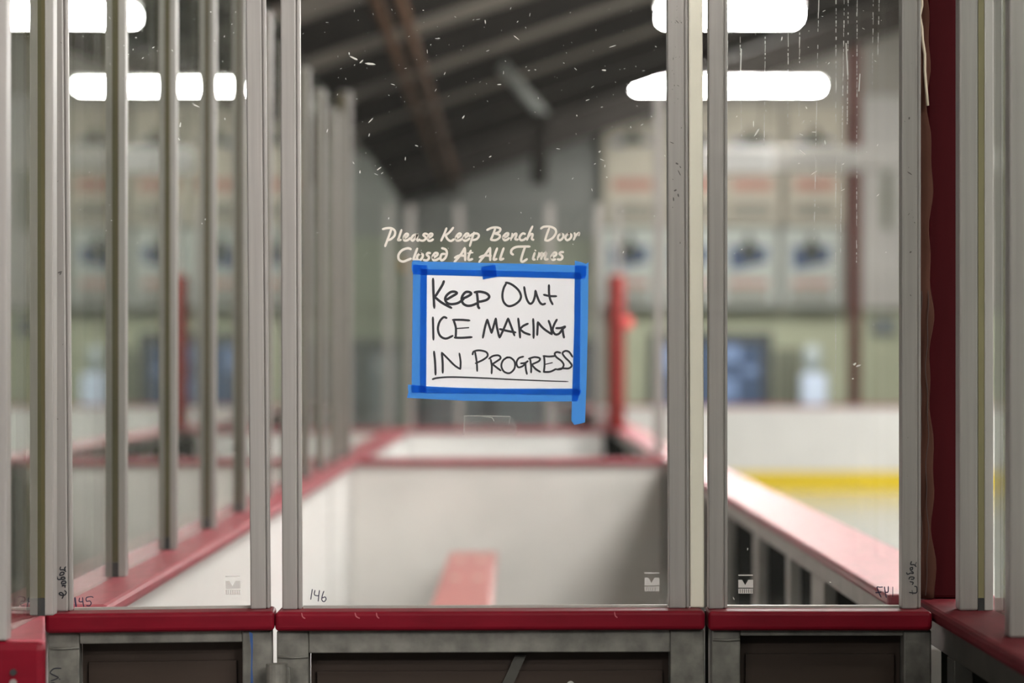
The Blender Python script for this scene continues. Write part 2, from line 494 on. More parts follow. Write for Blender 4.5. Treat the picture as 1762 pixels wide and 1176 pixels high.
def banner(pc, w, py0, py1, cloth, peak, blue, red, dark, label, group):
    r = 7.74
    x0, x1 = X(pc - w / 2, r), X(pc + w / 2, r)
    y = YD(r)
    t = thing('banner', ((x0 + x1) / 2, y, Z(py1, r)), label, 'banner', group)
    obj('cloth', box(x0, x1, y, y + 0.012, Z(py1, r), Z(py0, r), bev=0.003), cloth, t)
    f = lambda u: x0 + (x1 - x0) * u
    zz = lambda p: Z(p, r)
    if blue:
        obj('blue_print', MB().prism([(f(0.18), zz(blue[1])), (f(0.82), zz(blue[1] - (blue[1] - blue[0]) * 0.35)), (f(0.85), zz(blue[0])), (f(0.15), zz(blue[0]))], y - 0.004, y - 0.001), M['ban_blue'], t)
    if peak:
        obj('peak_print', MB().prism([(f(0.30), zz(peak[1])), (f(0.72), zz(peak[1])), (f(0.62), zz((peak[0] + peak[1]) / 2)), (f(0.5), zz(peak[0])), (f(0.40), zz((peak[0] + peak[1]) / 2))], y - 0.009, y - 0.005), M['ban_blk'], t)
    if red:
        obj('red_print', box(f(0.15), f(0.85), y - 0.004, y - 0.001, zz(red[1]), zz(red[0])), M['ban_red'], t)
    if dark:
        obj('dark_print', box(f(0.12), f(0.86), y - 0.004, y - 0.001, zz(dark[1]), zz(dark[0])), M['ban_dark'], t)


ords = ['first', 'second', 'third', 'fourth', 'fifth']
for i, pc in enumerate((1088, 1194, 1294, 1402)):
    banner(pc, 98, 212 if i == 0 else 182, 386, M['banner'], (218, 250), (240, 252), (308, 328), (352, 372),
           'cream championship banner, %s of the upper row counted from the second-bench side' % ords[i], 'upper row of banners')
    banner(pc - 6, 98, 392, 528, M['banner2'], (398, 448), (424, 466), (482, 494), (504, 520),
           'pale banner with blue print, %s of the lower row counted from the second-bench side' % ords[i], 'lower row of banners')

r = 7.6
t = thing('water_cooler', (X(1398, r), YD(r), -0.012), 'white water cooler standing at the end wall beside the dark red column', 'water cooler')
obj('body', box(X(1378, r), X(1421, r), YD(r) - 0.16, YD(r) + 0.16, -0.012, Z(643, r), bev=0.03), M['paleblue'], t)
bt = MB().tube([(X(1398, r), YD(r), Z(643, r)), (X(1398, r), YD(r), Z(635, r)), (X(1398, r), YD(r), Z(628, r)), (X(1398, r), YD(r), Z(600, r)), (X(1398, r), YD(r), Z(594, r))], [0.05, 0.08, 0.12, 0.12, 0.07], 16)
obj('bottle', bt, M['paleglass'], t, smooth=True)

obj('wall_sign', box(X(1508, 7.7), X(1548, 7.7), YB - 0.09, YB - 0.061, Z(576, 7.7), Z(546, 7.7)), M['slate_lt'],
    label='grey blue sign board on the green end wall past the dark red column', category='sign')
obj('wall_louvre', box(X(1526, 7.7), X(1540, 7.7), YB - 0.10, YB - 0.061, Z(392, 7.7), Z(290, 7.7)), M['greendoor'],
    label='narrow dark louvre on the pale wall panel past the red column', category='vent')
obj('wall_lamp', box(X(680, 7.7), X(702, 7.7), YB - 0.12, YB - 0.031, Z(463, 7.7), Z(446, 7.7), bev=0.02), M['orange'],
    label='small orange box on the grey end wall', category='wall lamp')

# pipes under the roof
for (rat, zz, nm) in ((-0.378, 2.40, 'rusty brown pipe under the roof, the one nearer the side wall'), (-0.312, 2.44, 'rusty brown pipe under the roof, the one nearer the ice')):
    xx = rat * zz
    obj('pipe', MB().tube([(xx, 9.0, EYE + zz), (xx, 22.0, EYE + zz), (xx, YB, EYE + zz)], 0.045, 10), M['rust'], smooth=True,
        label=nm, category='pipe', group='rusty pipes under the roof')
r = 5.1
obj('roof_brace', MB().tube([(X(862, r), YD(r), Z(112, r)), (X(938, r), YD(r), Z(202, r))], 0.052, 12), M['pipe'], smooth=True,
    label='pale grey slanting brace under the roof', category='brace')
obj('drop_pole', MB().tube([(X(934, r), YD(r), Z(196, r)), (X(926, r), YD(r), Z(318, r))], 0.07, 12), M['rafter'], smooth=True,
    label='short dark pole hanging below the pale grey brace', category='pole')

# ------------------------------------------------------------------ end boards of the rink
YE = YD(6.6)
t = thing('end_boards', (13.5, YE, 0), 'white end boards across the far end of the ice with yellow kick strip', 'dasher boards')
obj('facing', box(0.45, 27.8, YE, YE + 0.1, 0.0, CAP - 0.03), M['white'], t)
obj('kick_plate', box(0.45, 27.8, YE - 0.012, YE - 0.001, 0.0, 0.225, bev=0.003), M['yellow'], t, label='yellow kick strip along the ice')
obj('cap', box(0.45, 27.8, YE - 0.03, YE + 0.13, CAP - 0.029, CAP, bev=0.008), M['redcap'], t, label='red cap along the top')

# ------------------------------------------------------------------ long partition on the lobby side with its glass
XG0, XG1 = -0.8105, -0.7985       # glass thickness
YN = YD(0.878)                  # near end of the partition
t = thing('partition_boards', (-0.83, 13.0, 0), 'long white boards with red cap under the lobby-side glass wall', 'dasher boards')
obj('facing', box(-0.90, -0.758, FRONT + 0.06, YD(4.0), -0.012, CAP - 0.029), M['white'], t)
obj('cap', box(-0.94, -0.718, FRONT + 0.055, YD(4.0), CAP - 0.028, CAP, bev=0.009), M['redcap'], t)
t2 = thing('partition_end', (-0.85, YN, -0.012), 'red ended stub of boards in front of fixed panel 145', 'dasher boards')
cm = MB()
bb = bmesh.new()
poly = [(-0.7215, YN + 0.012), (-0.8085, YD(0.985)), (-0.8085, FRONT + 0.05), (-0.99, FRONT + 0.05), (-0.99, YN + 0.012)]
lo = [bb.verts.new((x, y, CAP - 0.028)) for x, y in poly]; hi = [bb.verts.new((x, y, CAP)) for x, y in poly]
bb.faces.new(lo); bb.faces.new(hi)
for q in range(5):
    bb.faces.new((lo[q], lo[(q + 1) % 5], hi[(q + 1) % 5], hi[q]))
bmesh.ops.recalc_face_normals(bb, faces=bb.faces[:])
bmesh.ops.bevel(bb, geom=bb.edges[:], offset=0.004, segments=2, affect='EDGES', profile=0.5)
cm._merge(bb)
obj('cap', cm, M['redcap'], t2)
obj('facing', box(-0.96, -0.815, YN + 0.012, FRONT + 0.05, -0.012, CAP - 0.029), M['white'], t2)
obj('end_plate', box(-0.99, -0.7190, YN - 0.015, YN + 0.011, CAP - 0.40, CAP - 0.002, bev=0.012), M['red'], t2, label='red plastic end plate')
obj('screw', MB().tube([(X(24, .876), YN - 0.018, Z(1157, .876)), (X(24, .876), YN - 0.014, Z(1157, .876))], 0.0052, 12), M['rubber'], t2, label='dark empty screw hole')
obj('screw', MB().tube([(X(24, .876), YN - 0.020, Z(1175, .876)), (X(24, .876), YN - 0.014, Z(1175, .876))], 0.0055, 12), M['screw'], t2, label='grey screw head')
obj('joint', box(-0.7575, -0.7555, 12.22, 12.27, 0.2, CAP - 0.03), M['frame_grey'], t)

ys = [YD(0.877), YD(0.966)] + [YD(1.145 + 0.172 * i) for i in range(10)]
words = 'first second third fourth fifth sixth seventh eighth ninth tenth eleventh twelfth thirteenth fourteenth fifteenth sixteenth seventeenth eighteenth nineteenth'.split()
for i, y in enumerate(ys):
    top = EYE + (1.31 if i == 11 else 1.15)
    t = thing('glass_post', (-0.797, y, CAP), 'aluminium post of the lobby-side glass wall, %s counted away from the camera' % words[i], 'post', 'posts of the lobby-side glass wall')
    wide = -0.7785 if i != 11 else -0.768
    obj('body', box(-0.824, wide, y, y + 0.042, CAP, top, bev=0.002), M['alu'], t)
    obj('gasket', box(-0.822, -0.7925, y + 0.0425, y + 0.048, CAP + 0.03, top - 0.01), M['olive'], t, label='olive gasket strip')
    obj('gasket', box(-0.8235, -0.7925, y - 0.004, y - 0.0005, CAP + 0.03, top - 0.01), M['olive'], t, label='olive gasket strip')
    obj('foot', box(-0.8235, -0.7925, y - 0.004, y - 0.0005, CAP, CAP + 0.0295), M['rubber'], t, label='black foot block')
    obj('foot', box(-0.822, -0.7925, y + 0.0425, y + 0.048, CAP, CAP + 0.0295), M['rubber'], t, label='black foot block')
for i, (a, b) in enumerate(zip(ys, ys[1:])):
    if i == 1:
        b = FRONT - 0.085
    o = obj('glass_shield', box(XG0, XG1, a + 0.049, b - 0.0055, CAP + 0.001, EYE + 1.18), M['glass_side'],
            label='clear pane of the lobby-side glass wall, standing just beyond its %s post' % words[i], category='glass pane', group='panes of the lobby-side glass wall')
for q in range(4):
    y0 = ys[-1] + 0.049 + q * 1.66
    obj('glass_shield', box(XG0, XG1, y0, y0 + 1.655, CAP + 0.001, EYE + 1.18), M['glass_side'],
        label='post-free pane of the lobby-side glass wall beside the second bench, %s beyond the tallest post' % words[q], category='glass pane', group='panes of the lobby-side glass wall')
o = obj('glass_shield', box(XG0, XG1, FRONT + 0.06, ys[2] - 0.0055, CAP + 0.001, EYE + 1.18), M['glass_side'],
        label='narrow pane of the lobby-side glass wall right behind fixed panel 145', category='glass pane', group='panes of the lobby-side glass wall')

# ------------------------------------------------------------------ bench divider walls
YV = YD(2.645)
t = thing('divider_boards', (0, YV, 0), 'grey white cross boards closing the far end of the player bench', 'dasher boards')
obj('facing', box(-0.752, 0.69, YV, YV + 0.09, 0.16, CAP - 0.029), M['white_shaded'], t)
obj('cap', box(-0.717, 0.685, YV - 0.03, YV + 0.12, CAP - 0.0285, CAP + 0.002, bev=0.008), M['redcap'], t)
YW = YD(3.98)
t = thing('divider_boards', (0, YW, 0), 'cream cross boards with glass on top at the far end of the second bench', 'dasher boards')
obj('facing', box(-0.752, 0.62, YW, YW + 0.09, 0.16, CAP - 0.029), M['white'], t)
obj('cap', box(-0.717, 0.66, YW - 0.03, YW + 0.12, CAP - 0.0285, CAP + 0.002, bev=0.008), M['redcap'], t)
px = (706, 790, 946, 1030)
for i, p in enumerate(px):
    xx = X(p, 3.98)
    obj('glass_post', box(xx - 0.026, xx + 0.026, YW + 0.02, YW + 0.065, CAP + 0.002, Z(352, 3.98), bev=0.002), M['alu'],
        label='aluminium post on the cream cross boards, %s from the lobby side' % words[i], category='post', group='posts on the cream cross boards')
for i in range(3):
    a, b = X(px[i], 3.98) + 0.028, X(px[i + 1], 3.98) - 0.028
    obj('glass_shield', box(a, b, YW + 0.034, YW + 0.046, CAP + 0.003, Z(356, 3.98)), M['glass'],
        label='glass pane on the cream cross boards, %s from the lobby side' % words[i], category='glass pane', group='panes on the cream cross boards')

# ------------------------------------------------------------------ dasher between bench and ice
def dasher(y0, y1, label, posts):
    t = thing('dasher_boards', (0.79, (y0 + y1) / 2, 0), label, 'dasher boards')
    obj('cap', box(0.690, 0.890, y0, y1, CAP - 0.024, CAP, bev=0.007), M['redcap'], t, label='worn pinkish red cap')
    obj('frame_rail', box(0.705, 0.745, y0, y1, CAP - 0.068, CAP - 0.0245, bev=0.002), M['frame_grey'], t)
    obj('end_panel', box(0.75, 0.845, y0, y0 + 0.012, 0.0, CAP - 0.0245), M['frame_grey'], t, label='pale end panel')
    obj('backing_panel', box(0.735, 0.745, y0, y1, 0.42, CAP - 0.069), M['black'], t, label='black backing panel')
    obj('kick_strip', box(0.715, 0.745, y0, y1, 0.161, 0.419), M['frame_grey'], t)
    obj('facing', box(0.846, 0.868, y0, y1, 0.0, CAP - 0.0245), M['white'], t)
    for (a, b) in posts:
        obj('frame_post', box(0.705, 0.7345, a, b, 0.4195, CAP - 0.0685, bev=0.002), M['frame_grey'], t)


dasher(5.50, YV + 0.11, 'boards between the player bench and the ice with wide pinkish red cap', [(6.78, 7.06), (7.62, 7.72), (8.62, 8.78), (9.9, 10.0), (11.2, 11.3), (12.5, 12.6), (13.5, 13.7)])
dasher(YV + 0.12, YD(3.98), 'boards between the second bench and the ice behind the grey cross wall', [(15.5, 15.6), (17.0, 17.1), (18.6, 18.7)])
dasher(YD(3.985), YE - 0.04, 'boards beside the ice past the red padded post', [])
xx = X(1120, 2.83)
obj('glass_post', box(0.692, 0.74, YD(2.83), YD(2.83) + 0.05, CAP, Z(163, 2.83), bev=0.003), M['alu'],
    label='tall lone aluminium post on the ice-side boards where the grey cross wall meets them', category='post')
xx = X(1056, 3.93)
t = thing('padded_post', (0.715, YD(3.93), CAP), 'tall post with red vinyl padding on its lower half near the second bench', 'post')
obj('post_shaft', box(0.694, 0.736, YD(3.93) - 0.02, YD(3.93) + 0.02, CAP, Z(350, 3.93)), M['alu'], t, label='pale metal shaft')
obj('padding', MB().tube([(0.70, YD(3.93), CAP), (0.70, YD(3.93), CAP + 0.01), (0.70, YD(3.93), Z(478, 3.93)), (0.70, YD(3.93), Z(474, 3.93))], [0.055, 0.062, 0.062, 0.055], 16), M['padred'], t, smooth=True, label='red vinyl padding')
obj('signal_lamp', MB().tube([(0.70 + 0.055, YD(3.93) - 0.02, Z(556, 3.93)), (0.70 + 0.075, YD(3.93) - 0.05, Z(556, 3.93)), (0.70 + 0.085, YD(3.93) - 0.075, Z(556, 3.93))], [0.035, 0.045, 0.03], 14), M['redlamp'], t, smooth=True, label='small bright red lamp')

# ------------------------------------------------------------------ bench
t = thing('player_bench', (-0.18, 9.6, 0.16), 'faded red plank bench running the length of the player box', 'bench')
H = EYE - 0.83
obj('seat_plank', box(-0.295, -0.078, 6.2, 13.49, H - 0.04, H, bev=0.012), M['bench'], t)
for yy in (6.8, 8.9, 11.1, 13.2):
    lg = MB().box(-0.215, -0.155, yy - 0.03, yy + 0.03, 0.165, H - 0.041).box(-0.28, -0.09, yy - 0.03, yy + 0.03, 0.16, 0.1645)
    obj('leg', lg, M['steel_dk'], t)
for (xx, yy) in ((-0.235, 11.75), (-0.145, 11.75), (-0.235, 12.9), (-0.145, 12.9)):
    obj('bolt', MB().tube([(xx, yy, H - 0.002), (xx, yy, H + 0.006)], 0.016, 10), M['vinyl'], t)

# ------------------------------------------------------------------ near boards on the ice side, running toward the camera
t = thing('side_boards', (0.84, 4.3, 0), 'red capped boards running toward the camera beside the front glass', 'dasher boards')
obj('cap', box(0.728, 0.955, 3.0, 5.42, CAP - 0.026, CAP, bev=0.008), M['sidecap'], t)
obj('frame_rail', box(0.742, 0.79, 3.0, 5.40, CAP - 0.075, CAP - 0.0265, bev=0.002), M['steel_dk'], t)
obj('backing_panel', box(0.775, 0.79, 3.0, 5.40, 0.05, CAP - 0.076), M['black'], t)
obj('facing', box(0.90, 0.92, 3.0, 5.40, 0.0, CAP - 0.0265), M['white'], t)
for (a, b) in ((5.02, 5.10), (4.0, 4.08), (3.1, 3.18)):
    obj('frame_post', box(0.742, 0.7745, a, b, -0.012, CAP - 0.0755, bev=0.002), M['steel_dk'], t)
for i, (y, nm) in enumerate(((YD(0.985), 'wide aluminium post with olive gasket beside the dark red post'), (YD(0.885), 'wide aluminium post at the picture edge on the near red cap'), (YD(0.72), 'wide aluminium post on the near red cap beside the camera'))):
    t = thing('glass_post', (0.80, y, CAP), nm, 'post', 'posts on the near ice-side boards')
    top = EYE + 1.15
    obj('body', box(0.766, 0.799, y, y + 0.045, CAP, top, bev=0.004), M['alu'], t)
    obj('gasket', box(0.7992, 0.8095, y + 0.002, y + 0.040, CAP + 0.022, top), M['olive_lt'], t, label='olive gasket strip')
    obj('foot', box(0.7992, 0.8095, y + 0.002, y + 0.040, CAP, CAP + 0.0215), M['rubber'], t, label='black foot block')
    obj('lip', box(0.8097, 0.8255, y + 0.001, y + 0.044, CAP, top, bev=0.002), M['alu_lip'], t)
for i, (a, b, nm) in enumerate(((YD(0.885) + 0.046, YD(0.985) - 0.004, 'side glass pane between the two wide aluminium posts'), (YD(0.72) + 0.046, YD(0.885) - 0.004, 'side glass pane reaching toward the camera past the picture edge'))):
    obj('glass_shield', box(0.826, 0.8355, a, b, CAP + 0.001, EYE + 1.18), M['glass_near'], label=nm, category='glass pane', group='side panes beside the front glass')

# dark red post with torn brown padding beside it
yr = YD(1.035)
t = thing('red_post', (0.80, yr, CAP), 'dark red upright post between the front glass and the side glass', 'post')
obj('shaft', box(X(1598, 1.03), X(1664, 1.03), yr, yr + 0.08, CAP + 0.001, EYE + 1.2, bev=0.006), M['postred'], t)
pd = MB()
b = pd.bm
rows = []
n = 90
for i in range(n + 1):
    z = CAP + 0.002 + (EYE + 1.2 - CAP) * i / n
    py = VY - (z - EYE) / (K * 1.02)
    w = 1611 + 3.2 * math.sin(py / 38.0) + 2.2 * math.sin(py / 17.0 + 1) + (5 if py > 760 else 0) * min(1, (py - 760) / 80)
    w -= max(0, (300 - py)) * 0.02
    xa, xb = X(1576, 1.025), X(w, 1.02)
    yo = yr - 0.012 + 0.004 * math.sin(py / 23.0)
    dd = 0.008
    rows.append([b.verts.new(p) for p in ((xa, yo + 0.004, z), ((xa * 2 + xb) / 3, yo - dd, z), ((xa + 2 * xb) / 3, yo - dd * 0.4 + 0.004 * math.sin(py / 29), z), (xb - 0.003, yo - dd, z), (xb, yo, z), (xb - 0.002, yo + 0.009, z), (xa, yo + 0.011, z))])
for r0, r1 in zip(rows, rows[1:]):
    for k in range(7):
        b.faces.new((r0[k], r0[(k + 1) % 7], r1[(k + 1) % 7], r1[k]))
b.faces.new(rows[0][::-1]); b.faces.new(rows[-1])
t = thing('padding_strip', (X(1592), yr - 0.012, CAP), 'torn brown padding strip with wavy edge beside the dark red post', 'padding')
obj('strip', pd, M['leather'], t, smooth=True)
st = MB()
for off in (10, 22):
    pts = []
    for i in range(0, 60):
        py = 1030 - i * 9.0
        w = 1582 + off + 2.0 * math.sin(py / 31.0 + off) + 1.2 * math.sin(py / 13.0)
        pts.append((X(w, 1.018), yr - 0.0235, Z(py, 1.018)))
    st.tube(pts, 0.0008, 5)
obj('stitching', st, M['stitch'], t)
cd = MB()
cd.tube([(X(u, 1.015), yr - 0.024, Z(v, 1.015)) for u, v in ((1596, -30), (1597, 0), (1593, 18), (1597, 40), (1598, 60), (1602, 85), (1602, 115), (1604, 140), (1607, 175))], 0.0026, 8)
obj('edge_cord', cd, M['cord'], t, smooth=True, label='pale frayed edge cord')

# ------------------------------------------------------------------ the glazed front: two fixed panels and the bench door
YF = FRONT - 0.006              # camera-side face of the front glass
TOPZ = EYE + 0.80               # front glass and posts run out of the picture


def zoom(ox, oy, s, pts):
    return [(X(ox + u / s), Z(oy + v / s)) for u, v in pts]


def writing(ox, oy, s, strokes, halfw, y0, y1):
    m = MB()
    for si, st in enumerate(strokes):
        w = halfw
        pts = st
        if isinstance(st, dict):
            pts = st['p']; w = st.get('w', halfw)
        ww = (w[0] * K, w[1] * K) if isinstance(w, tuple) else w * K
        m.stroke(zoom(ox, oy, s, pts), ww, y0 - si * 6e-6, y1 - si * 6e-6)
    return m


def logo(x, y):
    """Etched maker mark: bar, block with a V notch, band of tiny strokes."""
    m = MB()
    a, b = YF - 0.0006, YF - 0.0001
    p = lambda u, v: (X(x + u), Z(y + v))
    q = lambda x0, x1, y0, y1: m.prism([p(x0, y0), p(x1, y0), p(x1, y1), p(x0, y1)], a, b)
    q(0, 25, 0, 2)
    m.prism([p(0, 9), p(6.5, 9), p(11.8, 18), p(17, 9), p(25.5, 9), p(25.5, 22.5), p(0, 22.5)], a, b)
    q(0, 25.5, 24, 25)
    for i in range(7):
        q(i * 3.7, i * 3.7 + 2.6, 25, 31.5)
    q(0, 25.5, 31.5, 32.5)
    return m


def specks(x0, x1, y0, y1, n, seed, clusters=(), yf=None):
    yf = YF - 0.0001 if yf is None else yf
    rnd = random.Random(seed)
    m = MB()
    def one(cx, cy, s):
        ang = rnd.uniform(-0.9, 2.2)
        L = s * rnd.choice((1, 1.2, 1.6, 2.6)); w = s * rnd.uniform(0.25, 0.6)
        d = Vector((math.cos(ang), math.sin(ang))); nn = Vector((-d.y, d.x))
        pts = []
        for k in range(6):
            a = 2 * math.pi * k / 6
            q = Vector((cx, cy)) + d * (L * math.cos(a) * rnd.uniform(0.6, 1)) + nn * (w * math.sin(a) * rnd.uniform(0.6, 1))
            pts.append((X(q.x), Z(q.y)))
        m.prism(pts, yf - 0.0004, yf)
    for _ in range(n):
        one(rnd.uniform(x0, x1), rnd.uniform(y0, y1) if rnd.random() < 0.6 else rnd.uniform(y0, y0 + 0.4 * (y1 - y0)), rnd.choice((0.7, 0.8, 1.0, 1.3, 1.8)))
    for (cx, cy, s) in clusters:
        one(cx, cy, s)
    return m


def front_section(name, label, cat, x0, x1, postL, postR, frameL, frameR, rail_y, roll, yaw, pivot_px):
    base = Vector((X(pivot_px), FRONT, -0.012))
    t = thing(name, base, label, cat)
    zc = Z(1047)
    obj('cap_rail', box(X(x0, 0.987), X(x1, 0.987), FRONT - 0.07, FRONT + 0.045, zc - 0.0335, zc, bev=0.007, seg=3), M['red'], t, label='red plastic cap rail')
    for (a, b, lip) in (postL, postR):
        m = MB().box(X(a), X(b - 7), FRONT - 0.020, FRONT + 0.02, zc, TOPZ, bev=0.0025)
        m.box(X(b - 7.2), X(b), FRONT - 0.012, FRONT + 0.012, zc, TOPZ, bev=0.003)
        obj('post', m, M['alu'], t, label='aluminium glass post')
    obj('pane', box(X(postL[1]) - 0.004, X(postR[0]) + 0.004, YF, YF + 0.012, zc + 0.0005, TOPZ), M['glass'], t, label='clear glass pane')
    obj('sill_strip', box(X(postL[1]) + 0.001, X(postR[0]) - 0.001, YF + 0.013, YF + 0.026, zc + 0.0002, zc + 0.004), M['alu_lip'], t)
    # lower steel frame
    zr1 = zc - 0.034
    zr0 = Z(rail_y, 0.99)
    yf0, yf1 = FRONT - 0.052, FRONT + 0.0
    obj('frame_rail', box(X(frameL[1], 0.99), X(frameR[0], 0.99), yf0 + 0.002, yf1, zr0, zr1, bev=0.002), M['steel'], t)
    for (a, b) in (frameL, frameR):
        obj('frame_post', box(X(a, 0.99), X(b, 0.99) - 0.0004, yf0, yf1, -0.012, zr1, bev=0.003), M['steel'], t)
    obj('weld_bead', MB().tube([(X(frameL[0] + 3, 0.99), yf0 - 0.001, zr0 - 0.006), (X((frameL[0] + frameL[1]) / 2, 0.99), yf0 - 0.001, zr0 - 0.0075), (X(frameL[1] - 1, 0.99), yf0 - 0.001, zr0 - 0.006)], 0.0022, 8), M['steel'], t, smooth=True)
    obj('kick_panel', box(X(frameL[1], 0.99) + 0.001, X(frameR[0], 0.99) - 0.001, FRONT - 0.006, FRONT + 0.006, -0.012, zr0 - 0.001), M['panel_dk'], t, label='dark brown kick panel')
    obj('panel_step', box(X(frameL[1], 0.99) + 0.012, X(frameR[0], 0.99) - 0.012, FRONT - 0.014, FRONT - 0.0065, -0.012, zr0 - 0.035), M['panel_dk'], t)
    t.rotation_euler = (0, roll, yaw)
    t.location.x -= roll * (zc + 0.012)
    return t


# the three sections (pixel extents in the photo at the glass distance)
secA = front_section('glazed_panel', 'fixed glass panel numbered 145 with red rail, narrow one beside the lobby-side wall', 'glass panel',
                     76, 469, (91, 128, 0), (432, 466, 0), (82, 136), (414, 466), 1105, -0.008, 0.05, 466)
door = front_section('bench_door', 'wide glazed bench door numbered 146 that carries the taped paper sign', 'door',
                     473, 1213, (487, 520, 0), (1150, 1186, 0), (476, 531), (1153, 1212), 1124, -0.003, 0.0, 850)
secC = front_section('glazed_panel', 'fixed glass panel numbered 147 with drip streaks, beside the dark red post', 'glass panel',
                     1219, 1604, (1218, 1251, 0), (1549, 1583, 0), (1224, 1274), (1555, 1603), 1095, 0.0, 0.0, 1400)

obj('gap_shade', box(X(1213.5), X(1219), FRONT + 0.001, FRONT + 0.02, -0.01, Z(1052)), M['rubber'], secC, label='black strip added to darken the gap beside the door')  # added dark strip standing in for the shade in the open gap
# door details
obj('seal_strip', box(X(1187), X(1211.5), FRONT - 0.010, FRONT + 0.012, Z(1046.5), TOPZ, bev=0.003), M['cream'], door, label='cream plastic edge strip')
obj('brace', MB().prism([(X(886), Z(1127)), (X(905), Z(1127)), (X(872), Z(1200)), (X(852), Z(1200))], FRONT - 0.022, FRONT - 0.015), M['steel_dk'], door)
obj('bolt', MB().tube([(X(981), FRONT - 0.021, Z(1178)), (X(981), FRONT - 0.015, Z(1178))], 0.007, 12), M['frame_grey'], door)
obj('hinge_barrel', MB().tube([(X(474, 0.98), FRONT - 0.082, 0.70), (X(474, 0.98), FRONT - 0.082, Z(1144, 0.98))], 0.0185, 20), M['steel'], door, smooth=False)
obj('hinge_leaf', box(X(480, 0.985), X(498, 0.985), FRONT - 0.066, FRONT - 0.0525, 0.70, Z(1150, 0.985), bev=0.002), M['steel'], door)

P6 = (660, 380, 7.35)
P7 = (840, 380, 7.35)
L1a = [[(5, 105), (60, 92), (120, 95), (160, 130), (155, 185), (110, 230), (72, 245)], [(115, 105), (85, 190), (58, 260), (35, 322)],
       [(243, 115), (212, 205), (200, 245), (235, 240)],
       [(275, 225), (315, 195), (325, 170), (300, 165), (270, 205), (278, 248), (318, 245), (352, 218)],
       [(432, 172), (392, 185), (365, 230), (385, 252), (420, 215), (448, 168), (436, 225), (448, 252), (472, 235)],
       [(572, 172), (540, 163), (518, 182), (545, 207), (545, 232), (515, 252), (480, 248)],
       [(582, 222), (625, 192), (632, 168), (605, 165), (575, 210), (582, 250), (615, 252), (642, 235)],
       [(812, 95), (782, 170), (742, 255)], [(897, 88), (845, 150), (795, 188)], [(800, 190), (826, 235), (865, 257), (905, 235)],
       [(935, 225), (985, 192), (992, 168), (965, 165), (930, 210), (940, 252), (980, 248), (1015, 225)],
       [(1030, 225), (1080, 192), (1087, 168), (1060, 165), (1025, 210), (1035, 252), (1072, 248), (1102, 225)],
       [(1160, 150), (1132, 230), (1105, 322)], [(1100, 200), (1150, 168), (1200, 165), (1220, 195), (1190, 235), (1138, 247)]]
L1b = [[(0, 120), (60, 92), (130, 88), (170, 108), (150, 145), (95, 165)], [(105, 100), (75, 180), (48, 242)], [(95, 165), (155, 182), (158, 215), (110, 247), (48, 244)],
       [(212, 220), (260, 192), (268, 163), (240, 165), (205, 205), (215, 247), (250, 244), (280, 222)],
       [(318, 165), (302, 247)], [(302, 230), (335, 185), (366, 165), (372, 185), (356, 235), (390, 242)],
       [(482, 172), (450, 165), (412, 210), (425, 248), (465, 244), (492, 222)],
       [(575, 75), (535, 160), (505, 247)], [(515, 215), (550, 175), (577, 177), (565, 232), (588, 245)],
       [(680, 105), (720, 80), (800, 80), (860, 110), (870, 160), (830, 220), (770, 255), (730, 247)], [(785, 100), (755, 180), (735, 245)],
       [(940, 170), (905, 190), (895, 230), (920, 252), (955, 225), (965, 185), (935, 167)],
       [(1040, 165), (1005, 185), (990, 225), (1015, 252), (1055, 225), (1065, 185), (1035, 167)],
       [(1105, 160), (1112, 200), (1094, 247)], [(1105, 215), (1138, 178), (1164, 160), (1158, 192)]]
L2a = [[(362, 360), (322, 347), (250, 372), (205, 430), (210, 490), (260, 515), (320, 495), (362, 478)], [(442, 350), (408, 440), (394, 490), (430, 490)],
       [(480, 412), (445, 440), (440, 482), (470, 502), (505, 465), (510, 425), (475, 412)],
       [(605, 410), (575, 408), (560, 430), (587, 455), (585, 482), (555, 502), (520, 494)],
       [(640, 470), (690, 437), (697, 412), (665, 410), (635, 455), (645, 497), (680, 497), (718, 475)],
       [(790, 420), (750, 425), (733, 470), (750, 502), (795, 470), (815, 410), (800, 365), (752, 347)],
       [(1042, 345), (990, 430), (908, 525)], [(1042, 345), (1046, 430), (1046, 502)], [(915, 470), (970, 442), (1050, 447)],
       [(1118, 380), (1090, 450), (1090, 497), (1138, 485)], [(1080, 412), (1140, 405)],
       [(1362, 345), (1300, 430), (1222, 525)], [(1362, 345), (1362, 430), (1362, 502)], [(1228, 465), (1290, 442), (1372, 447)]]
L2b = [[(128, 350), (95, 440), (84, 494), (122, 485)], [(210, 350), (178, 440), (166, 494), (208, 482)],
       [(330, 432), (304, 410), (315, 365), (370, 335), (450, 330), (540, 330)], [(480, 335), (450, 420), (430, 500), (450, 522), (505, 488)],
       [(602, 410), (580, 485), (604, 494)], [(608, 378), (613, 382)],
       [(655, 410), (636, 494)], [(640, 470), (680, 420), (697, 420), (682, 490)], [(686, 470), (725, 420), (747, 415), (730, 487), (768, 490)],
       [(820, 470), (870, 437), (872, 412), (845, 410), (815, 455), (825, 497), (862, 492)],
       [(963, 402), (932, 403), (915, 425), (947, 450), (950, 477), (925, 497), (890, 492)]]
ya, yb = YF - 0.0005, YF - 0.0001
m = writing(*P6, L1a, 1.95, ya, yb)
m2 = writing(*P7, L1b, 1.95, ya, yb)
def join(a, b):
    me = bpy.data.meshes.new('tmp'); b.bm.to_mesh(me); b.bm.free(); a.bm.from_mesh(me); bpy.data.meshes.remove(me); return a
obj('lettering', join(m, m2), M['vinyl'], door, label='cream script lettering, upper line')
obj('lettering', join(writing(*P6, L2a, 2.05, ya, yb), writing(*P7, L2b, 2.05, ya, yb)), M['vinyl'], door, label='cream script lettering, lower line')
